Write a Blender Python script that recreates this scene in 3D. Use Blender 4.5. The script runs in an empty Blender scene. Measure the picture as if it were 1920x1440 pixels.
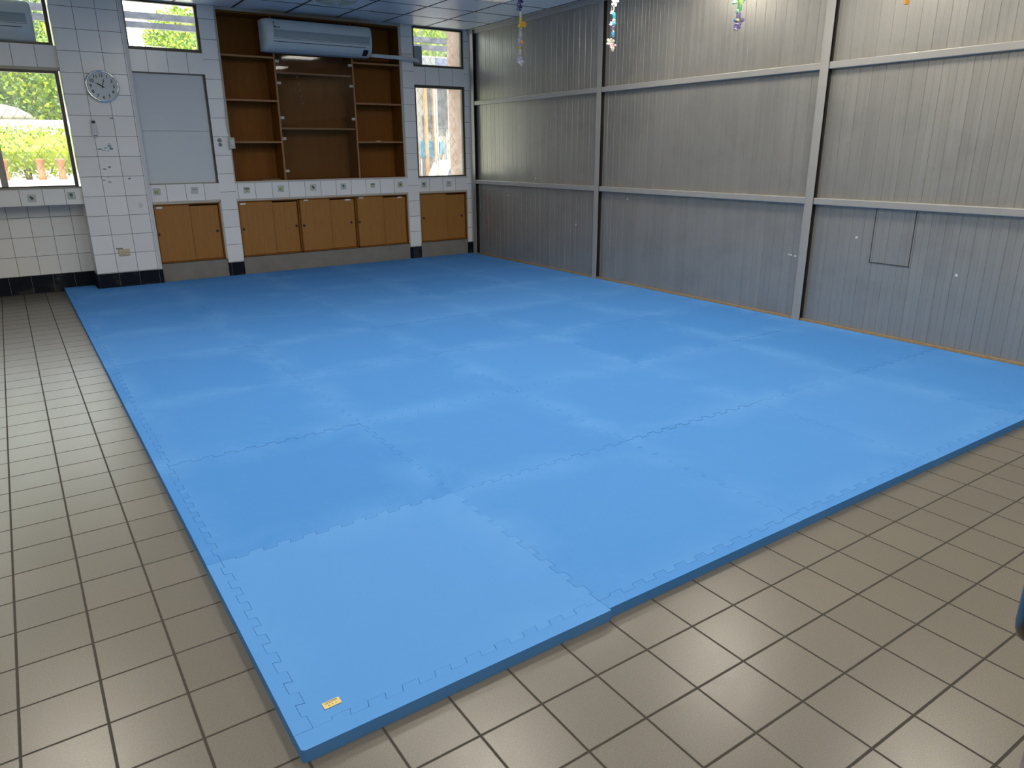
import bpy, bmesh, math, random
from mathutils import Vector, Matrix
random.seed(7)
SC = bpy.context.scene
COL = SC.collection
PI = math.pi

# ------------------------------------------------------------------ view / camera
SC.view_settings.view_transform = 'Standard'
SC.view_settings.look = 'None'
SC.view_settings.gamma = 1
SC.view_settings.use_curve_mapping = False
SC.view_settings.exposure = 0.0
SC.cycles.use_denoising = True
SC.cycles.max_bounces = 8
SC.cycles.diffuse_bounces = 5
SC.cycles.glossy_bounces = 4
SC.cycles.transparent_max_bounces = 16
SC.cycles.sample_clamp_indirect = 6

cam = bpy.data.objects.new('camera', bpy.data.cameras.new('camera'))
COL.objects.link(cam)
R_ = Matrix(((0.8264984296, -0.5628976261, -0.0068270341),
             (-0.1785111095, -0.2505664074, -0.9514989539),
             (0.5338858769, 0.7876310926, -0.3075762220)))
m = Matrix.Identity(4)
for i in range(3):
    m[i][0] = R_[0][i]; m[i][1] = -R_[1][i]; m[i][2] = -R_[2][i]
m[0][3], m[1][3], m[2][3] = -0.35436, -1.45500, 1.42552
cam.matrix_world = m
cam.data.sensor_width = 36
cam.data.lens = 1353.82 / 1920 * 36
cam.data.clip_start = 0.05
cam.data.clip_end = 200
SC.camera = cam

# ------------------------------------------------------------------ material helpers
class NT:
    def __init__(s, name):
        s.m = bpy.data.materials.new(name); s.m.use_nodes = True
        s.t = s.m.node_tree; s.n = s.t.nodes; s.b = s.n['Principled BSDF']
    def node(s, typ, **kw):
        n = s.n.new(typ)
        for k, v in kw.items(): setattr(n, k, v)
        return n
    def put(s, sock, v):
        if isinstance(v, bpy.types.NodeSocket): s.t.links.new(v, sock)
        elif isinstance(v, (tuple, list)) and len(v) == 3 and sock.type == 'RGBA': sock.default_value = (*v, 1)
        else: sock.default_value = v
    def math(s, op, a, b=0.0, c=0.0):
        n = s.node('ShaderNodeMath', operation=op)
        s.put(n.inputs[0], a); s.put(n.inputs[1], b); s.put(n.inputs[2], c)
        return n.outputs[0]
    def mix(s, f, a, b, blend='MIX'):
        n = s.node('ShaderNodeMix', data_type='RGBA', blend_type=blend)
        s.put(n.inputs[0], f); s.put(n.inputs[6], a); s.put(n.inputs[7], b)
        return n.outputs[2]
    def rng(s, v, a, b, c=0.0, d=1.0):
        n = s.node('ShaderNodeMapRange', clamp=True)
        for i, x in enumerate((v, a, b, c, d)): s.put(n.inputs[i], x)
        return n.outputs[0]
    def noise(s, vec, scale, detail=3.0, rough=.5, dist=0.0):
        n = s.node('ShaderNodeTexNoise')
        if vec is not None: s.put(n.inputs['Vector'], vec)
        n.inputs['Scale'].default_value = scale; n.inputs['Detail'].default_value = detail
        n.inputs['Roughness'].default_value = rough; n.inputs['Distortion'].default_value = dist
        return n.outputs[0]
    def white(s, vec):
        n = s.node('ShaderNodeTexWhiteNoise'); s.put(n.inputs[0], vec); return n.outputs[0]
    def pos(s): return s.node('ShaderNodeNewGeometry').outputs['Position']
    def nrm(s): return s.node('ShaderNodeNewGeometry').outputs['True Normal']
    def obj(s): return s.node('ShaderNodeTexCoord').outputs['Object']
    def sep(s, v):
        n = s.node('ShaderNodeSeparateXYZ'); s.put(n.inputs[0], v); return n.outputs
    def comb(s, x, y, z):
        n = s.node('ShaderNodeCombineXYZ')
        s.put(n.inputs[0], x); s.put(n.inputs[1], y); s.put(n.inputs[2], z); return n.outputs[0]
    def scale(s, v, x, y, z):
        n = s.node('ShaderNodeVectorMath', operation='MULTIPLY'); s.put(n.inputs[0], v); n.inputs[1].default_value = (x, y, z)
        return n.outputs[0]
    def line(s, u, u0, p):                       # distance to nearest grid line
        f = s.math('FRACT', s.math('ADD', s.math('DIVIDE', s.math('SUBTRACT', u, u0), p), .5))
        return s.math('MULTIPLY', s.math('ABSOLUTE', s.math('SUBTRACT', f, .5)), p)
    def cell(s, u, u0, p): return s.math('FLOOR', s.math('DIVIDE', s.math('SUBTRACT', u, u0), p))
    def bump(s, h, dist=.002, strength=1.0, nrm=None):
        n = s.node('ShaderNodeBump'); n.inputs['Strength'].default_value = strength
        n.inputs['Distance'].default_value = dist; s.put(n.inputs['Height'], h)
        if nrm is not None: s.put(n.inputs['Normal'], nrm)
        return n.outputs[0]
    def set(s, **kw):
        for k, v in kw.items(): s.put(s.b.inputs[k.replace('_', ' ')], v)
        return s.m

def plain(name, col, rough=.5, metal=0.0, var=.08, scale=30, **kw):
    n = NT(name)
    f = n.noise(n.obj(), scale, 3)
    c1 = tuple(x * (1 - var) for x in col); c2 = tuple(min(1, x * (1 + var)) for x in col)
    n.set(Base_Color=n.mix(f, c1, c2), Roughness=rough, Metallic=metal, **kw)
    return n.m

def m_tile(name, x0, z0=-0.005, px=.2, pz=.2, col=(.85, .845, .815), rough=.22):
    n = NT(name)
    P = n.sep(n.pos()); N = n.sep(n.nrm())
    side = n.math('GREATER_THAN', n.math('ABSOLUTE', N[0]), .5)
    top = n.math('GREATER_THAN', n.math('ABSOLUTE', N[2]), .5)
    u = n.math('ADD', n.math('MULTIPLY', P[0], n.math('SUBTRACT', 1, side)), n.math('MULTIPLY', n.math('SUBTRACT', P[1], 7.45), side))
    v = n.math('ADD', P[2], n.math('MULTIPLY', top, 50.03))
    d = n.math('MINIMUM', n.line(u, x0, px), n.line(v, z0, pz))
    k = n.rng(d, .0012, .0030)                       # 0 in the joint, 1 on the tile
    w = n.white(n.comb(n.cell(u, x0, px), n.cell(v, z0, pz), side))
    nz = n.noise(n.pos(), 7, 4)
    base = n.mix(w, tuple(c * .95 for c in col), tuple(min(1, c * 1.03) for c in col))
    base = n.mix(n.rng(nz, .55, .8, 0, .10), base, (.60, .56, .48))
    n.set(Base_Color=n.mix(k, (.13, .13, .13), base), Roughness=n.mix(k, (.8,)*3, (rough,)*3),
          Normal=n.bump(n.math('ADD', k, n.math('MULTIPLY', n.noise(n.pos(), 9, 2), .25)), .0012))
    return n.m

def m_floor():
    n = NT('floor_tiles')
    P = n.sep(n.pos())
    dx = n.line(P[0], 1.188, .1955); dy = n.line(P[1], -.573, .1972)
    wob = n.math('MULTIPLY', n.math('SUBTRACT', n.noise(n.pos(), 60, 2), .5), .0012)
    d = n.math('ADD', n.math('MINIMUM', dx, dy), wob)
    k = n.rng(d, .0026, .0040)
    cell = n.comb(n.cell(P[0], 1.188, .1955), n.cell(P[1], -.573, .1972), 0.0)
    w = n.white(cell)
    sp = n.noise(n.pos(), 240, 3, .8)
    sp2 = n.noise(n.pos(), 5, 4)
    base = n.mix(w, (.140, .124, .098), (.158, .140, .112))
    base = n.mix(n.rng(sp, .36, .64), n.mix(1.0, base, (.78, .78, .78), 'MULTIPLY'), n.mix(1.0, base, (1.2, 1.19, 1.17), 'MULTIPLY'))
    base = n.mix(n.rng(sp2, .5, .85, 0, .12), base, (.145, .130, .110))
    # colour slightly darker towards the edges of each tile
    base = n.mix(n.rng(d, .003, .007, .12, 0), base, (.10, .088, .07))
    # wax swirls left by mopping change the gloss
    sw = n.noise(n.pos(), 11, 5, .65, 2.2)
    rg = n.math('ADD', n.rng(sw, .3, .7, .278, .315), n.math('MULTIPLY', n.math('SUBTRACT', w, .5), .008))
    h = n.math('ADD', k, n.math('ADD', n.math('MULTIPLY', sp, .03), n.math('MULTIPLY', n.noise(n.pos(), 14, 2), .25)))
    tilt = n.bump(h, .0011)
    n.set(Base_Color=n.mix(k, (.030, .025, .018), base), Roughness=n.mix(k, (.9,)*3, rg), Normal=tilt)
    n.b.inputs['Specular IOR Level'].default_value = .8
    return n.m

def m_mat():
    n = NT('blue_foam')
    P = n.sep(n.obj()); oi = n.sep(n.node('ShaderNodeObjectInfo').outputs['Color'])[0]   # tone set for each mat
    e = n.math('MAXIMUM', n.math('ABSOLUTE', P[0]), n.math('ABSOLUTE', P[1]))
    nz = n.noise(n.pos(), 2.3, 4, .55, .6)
    # lighter rim: sheen of the bulging mat edges painted into the colour
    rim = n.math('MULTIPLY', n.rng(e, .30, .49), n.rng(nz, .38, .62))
    c = n.mix(oi, (.064, .238, .605), (.106, .305, .69))
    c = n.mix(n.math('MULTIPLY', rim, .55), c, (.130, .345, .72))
    c = n.mix(n.rng(n.noise(n.pos(), 14, 5, .6, 1.0), .55, .8, 0, .22), c, (.130, .33, .69))
    wv = n.node('ShaderNodeTexVoronoi'); n.put(wv.inputs['Vector'], n.pos()); wv.inputs['Scale'].default_value = 260
    h = n.math('MULTIPLY', wv.outputs['Distance'], .6)
    b1 = n.bump(n.noise(n.pos(), 3.5, 2), .012, .6)
    n.set(Base_Color=c, Roughness=.8, Normal=n.bump(h, .0008, .5, b1))
    n.b.inputs['Specular IOR Level'].default_value = .06
    return n.m

def m_wood(name, a, b, rough=.42):
    n = NT(name)
    v = n.scale(n.pos(), 9, 9, .55)
    g = n.noise(v, 5, 5, .6, .8)
    g2 = n.noise(n.scale(n.pos(), 90, 90, 2.2), 3, 2)
    c = n.mix(n.rng(g, .3, .7), a, b)
    c = n.mix(n.rng(g2, .4, .75, 0, .35), c, tuple(x * .72 for x in a))
    n.set(Base_Color=c, Roughness=rough, Normal=n.bump(g2, .0003, .5))
    n.b.inputs['Specular IOR Level'].default_value = .22
    return n.m

def m_panel():
    n = NT('grey_ribbed_panel')
    P = n.sep(n.pos())
    cw = n.white(n.comb(n.cell(P[1], 0, .1), n.cell(P[2], 0.05, 1.0), 3.0))
    streak = n.noise(n.scale(n.pos(), 1, 28, .9), 1.0, 5, .65)
    blot = n.noise(n.scale(n.pos(), 1, 2.2, 3.2), 1.0, 5, .6)
    c = n.mix(cw, (.345, .33, .295), (.38, .364, .325))
    c = n.mix(n.rng(streak, .42, .72, 0, .30), c, (.46, .445, .41))
    c = n.mix(n.rng(blot, .5, .72, 0, .28), c, (.22, .215, .205))
    rg = n.rng(streak, .3, .7, .30, .44)
    n.set(Base_Color=c, Roughness=rg, Metallic=.5, Normal=n.bump(n.noise(n.scale(n.pos(), 1, 30, .35), 1.0, 3), .0012, .4))
    return n.m

def m_glass(name, tint=(.96, .98, .97), dirt=.05, refl=1.0):
    n = NT(name); n.n.remove(n.b)
    out = n.n['Material Output']
    tr = n.node('ShaderNodeBsdfTransparent'); tr.inputs[0].default_value = (*tint, 1)
    gl = n.node('ShaderNodeBsdfGlossy'); gl.inputs['Roughness'].default_value = .03
    df = n.node('ShaderNodeBsdfTranslucent'); df.inputs[0].default_value = (.7, .7, .68, 1)
    fr = n.node('ShaderNodeFresnel'); fr.inputs[0].default_value = 1.45
    mx = n.node('ShaderNodeMixShader'); n.put(mx.inputs[0], n.math('MULTIPLY', fr.outputs[0], refl))
    n.t.links.new(tr.outputs[0], mx.inputs[1]); n.t.links.new(gl.outputs[0], mx.inputs[2])
    m2 = n.node('ShaderNodeMixShader')
    n.put(m2.inputs[0], n.rng(n.noise(n.pos(), 9, 6, .7, .5), .45, .75, dirt * .3, dirt * 2))
    n.t.links.new(mx.outputs[0], m2.inputs[1]); n.t.links.new(df.outputs[0], m2.inputs[2])
    n.t.links.new(m2.outputs[0], out.inputs[0])
    return n.m

def m_emit(name, col, s):
    n = NT(name)
    n.set(Base_Color=col, Emission_Color=col, Emission_Strength=s)
    return n.m

def m_leaf(name, a, b):
    n = NT(name)
    w = n.noise(n.pos(), 9, 3)
    n.set(Base_Color=n.mix(n.rng(w, .3, .7), a, b), Roughness=.6)
    return n.m

M = {}
M['floor'] = m_floor()
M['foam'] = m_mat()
M['foam_edge'] = plain('blue_foam_edge', (.10, .285, .66), .65, var=.06)
M['tile_pillar'] = m_tile('white_tile_on_pillar', .515)
M['tile_band_c'] = m_tile('white_tile_under_panel', 1.128, .905, .1985, .6)
M['tile_band_e'] = m_tile('white_tile_under_bookcase', 1.894, .905, .1985, .6)
M['tile_band_g'] = m_tile('white_tile_under_window', 4.40, .905, .2015, .6)
M['tile_band_a'] = m_tile('white_tile_sill', -.036, .905, .197, .6)
M['tile_low'] = m_tile('white_tile_low_wall', -.187, .19, .19, .2)
M['tile_strip'] = m_tile('white_tile_strip', 31.0, -.005, 100.0, .2)
M['tile_lin_c'] = m_tile('white_tile_lintel', 1.128, 31.0, .1985, 100.0)
M['tile_lin_g'] = m_tile('white_tile_lintel_right', 4.40, 31.0, .2015, 100.0)
M['skirt'] = m_tile('dark_navy_tile', .52, 31.0, .2, 100.0, (.005, .008, .015), .5)
M['skirt'].node_tree.nodes['Principled BSDF'].inputs['Specular IOR Level'].default_value = .15
M['concrete'] = plain('bare_concrete', (.235, .22, .195), .85, var=.28, scale=6)
M['plaster'] = plain('painted_plaster', (.55, .55, .53), .8)
M['cream'] = plain('cream_edge_trim', (.50, .46, .38), .5, var=.06)
M['bead'] = plain('white_corner_bead', (.62, .63, .62), .35, var=.04)
M['wood'] = m_wood('orange_wood_veneer', (.34, .155, .036), (.40, .19, .05))
M['seam_shade'] = plain('door_seam_shade', (.10, .045, .012), .6)
M['wood_in'] = m_wood('brown_wood_veneer', (.205, .072, .008), (.25, .092, .012), .6)
M['wood_edge'] = m_wood('pale_wood_edging', (.30, .15, .065), (.36, .19, .085))
M['black'] = plain('black_plastic', (.012, .011, .011), .4)
M['white'] = plain('white_plastic', (.62, .635, .62), .38, var=.03)
M['white_cool'] = plain('cool_white_plastic', (.58, .64, .645), .35, var=.03)
M['grey_strip'] = plain('grey_plastic', (.27, .34, .37), .35, var=.03)
M['beige'] = plain('beige_plastic', (.55, .48, .30), .45)
M['paper'] = plain('white_paper', (.70, .68, .64), .8)
M['alu'] = plain('bronze_aluminium', (.085, .078, .062), .42, .5)
M['alu_light'] = plain('worn_aluminium', (.30, .285, .25), .42, .5)
M['board'] = plain('blue_grey_board', (.60, .64, .65), .45, var=.03, scale=4)
M['glass'] = m_glass('window_glass')
M['glass_dusty'] = m_glass('dusty_window_glass', (.93, .95, .95), .14)
M['glass_door'] = m_glass('grey_cabinet_glass', (.92, .93, .94), .010, .35)
M['panel'] = m_panel()
M['steel'] = plain('grey_painted_steel', (.40, .385, .355), .42, .25, var=.07, scale=12)
M['hollow_shade'] = plain('post_hollow_shade', (.035, .031, .027), .7)  # shade inside the open post channels, put into a near-black colour
M['rust'] = plain('rusty_angle_steel', (.30, .215, .125), .7, .1, var=.3, scale=25)
M['ceil'] = plain('vinyl_ceiling_tile', (.82, .85, .88), .30, var=.04, scale=3)
M['tbar'] = plain('dark_ceiling_joint', (.022, .026, .035), .6)
M['chrome'] = plain('chrome', (.75, .77, .80), .12, 1.0, var=.02)
M['face'] = plain('clock_paper', (.60, .645, .65), .5, var=.02)
M['ink'] = plain('black_ink', (.02, .02, .022), .6)
M['teal'] = plain('teal_paint_smear', (.16, .29, .32), .7, var=.3)
M['greytape'] = plain('grey_tape_residue', (.22, .23, .225), .8)
M['fruit_border'] = plain('green_print', (.30, .34, .28), .4)
M['fruit_bg'] = plain('pale_print', (.50, .54, .50), .35)
M['fruit_dark'] = plain('dark_green_print', (.055, .085, .055), .4, var=.3)
M['fruit_lime'] = plain('lime_print', (.36, .45, .07), .4, var=.2)
M['fruit_teal'] = plain('grey_green_print', (.13, .20, .17), .4, var=.2)
M['sticker'] = plain('yellow_label', (.72, .58, .24), .5, var=.04)
M['brown_ink'] = plain('brown_ink', (.16, .09, .03), .6)
M['white_car'] = plain('white_car_paint', (.5, .5, .52), .3)
M['pole'] = plain('dark_nickel', (.16, .15, .13), .2, 1.0, var=.03)
M['mauve'] = plain('mauve_grey_paint', (.30, .265, .255), .5)

# ------------------------------------------------------------------ mesh helpers
class MB:
    def __init__(s): s.bm = bmesh.new(); s.mi = 0
    def box(s, x0, x1, y0, y1, z0, z1, mi=0):
        vs = [s.bm.verts.new((x, y, z)) for x in (x0, x1) for y in (y0, y1) for z in (z0, z1)]
        for f in ((0,1,3,2),(4,6,7,5),(0,4,5,1),(2,3,7,6),(0,2,6,4),(1,5,7,3)):
            fc = s.bm.faces.new([vs[i] for i in f]); fc.material_index = mi
        return s
    def quad(s, pts, mi=0):
        f = s.bm.faces.new([s.bm.verts.new(p) for p in pts]); f.material_index = mi; return s
    def prism(s, pts, d, mi=0):                    # closed outline pts (3D) pushed along vector d
        d = Vector(d); a = [s.bm.verts.new(p) for p in pts]; b = [s.bm.verts.new(Vector(p) + d) for p in pts]
        n = len(pts)
        fs = [s.bm.faces.new(a), s.bm.faces.new(list(reversed(b)))]
        for i in range(n): fs.append(s.bm.faces.new((a[i], b[i], b[(i+1) % n], a[(i+1) % n])))
        for f in fs: f.material_index = mi
        return s
    def tube(s, pts, r, seg=8, mi=0, cap=True, smooth=True):
        pts = [Vector(p) for p in pts]; rings = []
        rr = r if isinstance(r, (list, tuple)) else [r] * len(pts)
        up = Vector((0.13, 0.31, .94))
        for i, p in enumerate(pts):
            t = (pts[min(i+1, len(pts)-1)] - pts[max(i-1, 0)]).normalized()
            a = t.cross(up)
            if a.length < .05: a = t.cross(Vector((1, 0, 0)))
            a.normalize(); b = t.cross(a)
            rings.append([s.bm.verts.new(p + (a * math.cos(2*PI*k/seg) + b * math.sin(2*PI*k/seg)) * rr[i]) for k in range(seg)])
        for i in range(len(rings)-1):
            for k in range(seg):
                f = s.bm.faces.new((rings[i][k], rings[i][(k+1) % seg], rings[i+1][(k+1) % seg], rings[i+1][k])); f.material_index = mi; f.smooth = smooth
        if cap:
            for r_ in (rings[0], list(reversed(rings[-1]))):
                f = s.bm.faces.new(r_); f.material_index = mi
        return s
    def lathe(s, prof, c, axis='y', seg=48, mi=0):   # prof = [(radius, offset along axis)]
        rings = []
        for r, h in prof:
            ring = []
            for k in range(seg):
                a = 2*PI*k/seg; u, v = r*math.cos(a), r*math.sin(a)
                p = (c[0]+u, c[1]+h, c[2]+v) if axis == 'y' else (c[0]+u, c[1]+v, c[2]+h)
                ring.append(s.bm.verts.new(p))
            rings.append(ring)
        for i in range(len(rings)-1):
            for k in range(seg):
                f = s.bm.faces.new((rings[i][k], rings[i][(k+1) % seg], rings[i+1][(k+1) % seg], rings[i+1][k])); f.material_index = mi; f.smooth = True
        f = s.bm.faces.new(rings[-1]); f.material_index = mi
        f = s.bm.faces.new(list(reversed(rings[0]))); f.material_index = mi
        return s
    def build(s, name, mats, parent=None, bevel=0, origin=None, smooth=False):
        bmesh.ops.recalc_face_normals(s.bm, faces=s.bm.faces)
        me = bpy.data.meshes.new(name)
        if origin is not None:
            bmesh.ops.translate(s.bm, verts=s.bm.verts, vec=-Vector(origin))
        s.bm.to_mesh(me); s.bm.free()
        for mt in (mats if isinstance(mats, (list, tuple)) else [mats]): me.materials.append(mt)
        o = bpy.data.objects.new(name, me); COL.objects.link(o)
        if smooth:
            for p in me.polygons: p.use_smooth = True
        if parent is not None:
            o.parent = parent
            par = parent; off = Vector((0, 0, 0))
            while par is not None: off += par.location; par = par.parent
            o.location = (Vector(origin) if origin is not None else Vector((0, 0, 0))) - off
        elif origin is not None: o.location = origin
        if bevel:
            b = o.modifiers.new('bevel', 'BEVEL'); b.width = bevel; b.segments = 2; b.limit_method = 'ANGLE'
        return o

def tag(o, label=None, cat=None, group=None, kind=None):
    if label: o['label'] = label
    if cat: o['category'] = cat
    if group: o['group'] = group
    if kind: o['kind'] = kind
    return o
def empty(name, loc, label, cat, group=None):
    o = bpy.data.objects.new(name, None); COL.objects.link(o); o.location = loc; o.empty_display_size = .1
    return tag(o, label, cat, group)
def box(name, b, mat, parent=None, bevel=0): return MB().box(*b).build(name, mat, parent, bevel)
def clone_tree(o, parent=None):
    c = o.copy(); COL.objects.link(c)
    if parent is not None: c.parent = parent
    for ch in [x for x in bpy.data.objects if x.parent == o]: clone_tree(ch, c)
    return c
def blob(rx, rz, n=14, j=.12, rnd=random):
    return [(rx*math.cos(2*PI*k/n)*(1+rnd.uniform(-j, j)), rz*math.sin(2*PI*k/n)*(1+rnd.uniform(-j, j))) for k in range(n)]

# ------------------------------------------------------------------ THE ROOM
YB = 7.50; YP = 7.45; XR = 5.07; ZC = 2.93
XL, YN = -3.3, -4.2
tag(box('floor', (XL-.2, 5.4, YN-.2, 8.1, -.12, 0), M['floor']), 'brown grey square floor tiles with dark joints', 'floor', kind='structure')

# ceiling: lay-in tiles on dark joints
CX = [4.43 - .595*k for k in range(0, 14)]
CY = [5.73 + .585*k for k in range(-17, 4)]
LAMPX = (4.1325, 1.7525, -.6275); LAMPY = (5.4375, 3.6825, 1.9275, .1725, -1.5825)
def lampcell(x, y): return any(abs(x-a) < .05 and abs(y-c) < .05 for a in LAMPX for c in (LAMPY if a > 4 else LAMPY[1:]))
b = MB()
xs = sorted(CX + [5.025]); ys = sorted(CY)
for i in range(len(xs)-1):
    for j in range(len(ys)-1):
        cx, cy = (xs[i]+xs[i+1])/2, (ys[j]+ys[j+1])/2
        if lampcell(cx, cy): continue
        if cy > YB: continue
        g = .0145
        dz = random.uniform(-.0015, .0015)
        y1 = min(ys[j+1], YB) - g
        b.quad([(xs[i]+g, ys[j]+g, ZC+dz), (xs[i]+g, y1, ZC+dz), (xs[i+1]-g, y1, ZC-dz), (xs[i+1]-g, ys[j]+g, ZC-dz)], 0)
for x in xs: b.box(x-.0155, x+.0155, ys[0], YB+.01, ZC+.002, ZC+.03, 1)
for y in ys:
    if y < YB: b.box(xs[0], 5.05, y-.0155, y+.0155, ZC+.0025, ZC+.03, 1)
b.box(XL-.2, 5.4, YN-.2, 8.1, 3.12, 3.22, 2)
tag(b.build('ceiling', [M['ceil'], M['tbar'], M['plaster']]), 'suspended ceiling of bluish square tiles with dark joints', 'ceiling', kind='structure')
ceil_ob = bpy.data.objects['ceiling']

# back wall
TM = ['tile_pillar', 'tile_band_c', 'tile_band_e', 'tile_band_g', 'tile_band_a', 'tile_low', 'tile_strip', 'tile_lin_c', 'tile_lin_g', 'concrete', 'plaster', 'bead']
T = {k: i for i, k in enumerate(TM)}
b = MB()
def W(x0, x1, z0, z1, mat, y0=YB, y1=7.95): b.box(x0, x1, y0, y1, z0, z1, T[mat])
W(.315, .925, .19, 3.12, 'tile_pillar', YP); W(.315, .925, 0, .19, 'tile_pillar', YP+.004)
W(.925, .96, .19, 3.12, 'bead', YP); W(.925, .96, 0, .19, 'bead', YP+.004)
W(1.69, 1.865, .19, 2.46, 'tile_strip'); W(1.69, 1.865, 2.46, 3.12, 'tile_strip', YB, 7.60); W(1.69, 1.865, 0, .19, 'tile_strip', YB+.004)
W(4.075, 4.235, .19, 3.12, 'tile_strip'); W(4.075, 4.235, 0, .19, 'tile_strip', YB+.004)
W(4.985, 5.3, .19, 3.12, 'tile_strip', YB, 7.60); W(4.985, 5.3, 0, .19, 'tile_strip', YB+.004, 7.60)
# bay beside the pillar
W(.96, 1.69, 0, .235, 'concrete', YB+.02)
W(.96, 1.69, .915, 1.095, 'tile_band_c'); W(.96, 1.69, 1.095, 2.24, 'plaster', 7.58)
W(.96, 1.69, 2.24, 2.452, 'tile_lin_c'); W(.96, 1.69, 2.925, 3.12, 'plaster', 7.52, 7.60)
W(.96, 1.69, .2, .95, 'plaster', 7.84)
# bookcase bay
W(1.865, 4.075, 0, .235, 'concrete', YB+.02)
W(1.865, 4.075, .91, 1.09, 'tile_band_e'); W(1.865, 4.075, 2.905, 3.12, 'plaster', 7.53)
W(1.865, 4.075, .2, 3.0, 'plaster', 7.86)
# right bay
W(4.235, 4.985, 0, .235, 'concrete', YB+.02)
W(4.235, 4.985, .91, 1.08, 'tile_band_g'); W(4.235, 4.985, 2.24, 2.455, 'tile_lin_g')
W(4.235, 4.985, 2.925, 3.12, 'plaster', 7.52, 7.60); W(4.235, 4.985, .2, .95, 'plaster', 7.84)
# left bay
W(-2.4, .315, 0, .93, 'tile_low', 7.78); W(-2.4, .315, .925, 1.09, 'tile_band_a')
W(-2.4, .315, 2.235, 2.44, 'tile_lin_c'); W(-2.4, .315, 2.925, 3.12, 'plaster', 7.52, 7.60)
W(XL-.2, -2.4, 0, 3.12, 'tile_pillar')
wb = b.build('wall_back', [M[k] for k in TM])
tag(wb, 'white tiled back wall with pillar, recesses and window openings', 'wall', kind='structure')

b = MB()
for x0, x1, y in ((.313, .962, YP-.004), (1.688, 1.867, YB-.004), (4.073, 4.237, YB-.004), (4.983, 5.06, YB-.004), (-2.4, .313, 7.776)):
    b.box(x0, x1, y, y+.03, 0, .188)
b.box(.311, .322, YP-.004, 7.78, 0, .188)
tag(b.build('baseboard_back', M['skirt'], bevel=.002), 'black glazed skirting tiles along foot of back wall', 'skirting', kind='structure')

# printed fruit and vegetable tiles: decor belongs to the wall
def decor(x, z, y, kind, s=.036):
    b = MB(); r = random.Random(int(x*100))
    y0 = y - .0012
    def flat(pts, mi, k=0): b.prism([(x+p[0], y0-.0003*k, z+p[1]) for p in pts], (0, .0012+.0003*k, 0), mi)
    bg = blob(s*.92, s*.92, 4, 0); bg = [(-s*.86, -s*.86), (s*.86, -s*.86), (s*.86, s*.86), (-s*.86, s*.86)]
    flat(bg, 1)
    if kind != 'tree':
        for q in ((-s, -s, s, -s*.9), (-s, s*.9, s, s), (-s, -s, -s*.9, s), (s*.9, -s, s, s)):
            flat([(q[0], q[1]), (q[2], q[1]), (q[2], q[3]), (q[0], q[3])], 0, 1)
    if kind == 'lime':
        flat([(p[0]+s*.1, p[1]) for p in blob(s*.42, s*.5, 14, .1, r)], 3, 2); flat([(p[0]-s*.4, p[1]-s*.1) for p in blob(s*.22, s*.25, 8, .2, r)], 2, 3)
        flat([(p[0], p[1]-s*.62) for p in blob(s*.4, s*.08, 10, .1, r)], 4, 3)
    elif kind == 'carrot' or kind == 'tree':
        flat([(-s*.12, -s*.7), (s*.12, -s*.7), (s*.35, s*.2), (-s*.35, s*.2)], 3, 2)
        for a in (-.55, 0, .55): flat([(p[0]+a*s, p[1]+s*.5-abs(a)*s*.2) for p in blob(s*.26, s*.2, 9, .25, r)], 2, 3)
    elif kind == 'leaf':
        pts = blob(s*.62, s*.26, 16, .12, r); ca, sa = math.cos(-.7), math.sin(-.7)
        flat([(p[0]*ca-p[1]*sa, p[0]*sa+p[1]*ca+s*.12) for p in pts], 2, 2)
        flat([(p[0]*ca-p[1]*sa-s*.1, p[0]*sa+p[1]*ca-s*.3) for p in blob(s*.4, s*.13, 12, .12, r)], 4, 3)
    elif kind == 'bird':
        flat([(p[0], p[1]+s*.15) for p in blob(s*.42, s*.5, 12, .25, r)], 4, 2)
        flat([(p[0]-s*.2, p[1]+s*.35) for p in blob(s*.3, s*.28, 10, .25, r)], 2, 3); flat([(p[0], p[1]-s*.6) for p in blob(s*.45, s*.08, 10, .1, r)], 4, 3)
    elif kind == 'bean':
        arc = [(s*.6*math.cos(t), s*.5*math.sin(t)-s*.05) for t in [PI*.15+PI*.75*k/8 for k in range(9)]]
        arc += [(s*.42*math.cos(t), s*.32*math.sin(t)-s*.05) for t in [PI*.9-PI*.75*k/8 for k in range(9)]]
        flat(arc, 2 if r.random() < .5 else 4, 2); 
    elif kind == 'flower':
        for k in range(5): flat([(p[0]+s*.4*math.cos(k*1.26), p[1]+s*.4*math.sin(k*1.26)) for p in blob(s*.3, s*.3, 9, .15, r)], 3, 2)
        flat(blob(s*.22, s*.22, 8, .1, r), 2, 3)
    o = b.build('tile_decor', [M['fruit_border'], M['fruit_bg'], M['fruit_dark'], M['fruit_lime'], M['fruit_teal']], wb)
    return o
for x, z, y, k in ((-.135, 1.0, YB, 'leaf'), (.215, 1.012, YB, 'bird'), (1.03, 1.022, YB, 'lime'), (1.42, 1.024, YB, 'bean'),
                   (1.992, 1.008, YB, 'carrot'), (2.392, 1.01, YB, 'lime'), (2.79, 1.012, YB, 'leaf'), (3.18, 1.012, YB, 'bird'),
                   (3.575, 1.012, YB, 'tree'), (3.965, 1.012, YB, 'flower'), (4.314, 1.0, YB, 'bird'), (4.695, 1.0, YB, 'bean')):
    decor(x, z, y, k)

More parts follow.
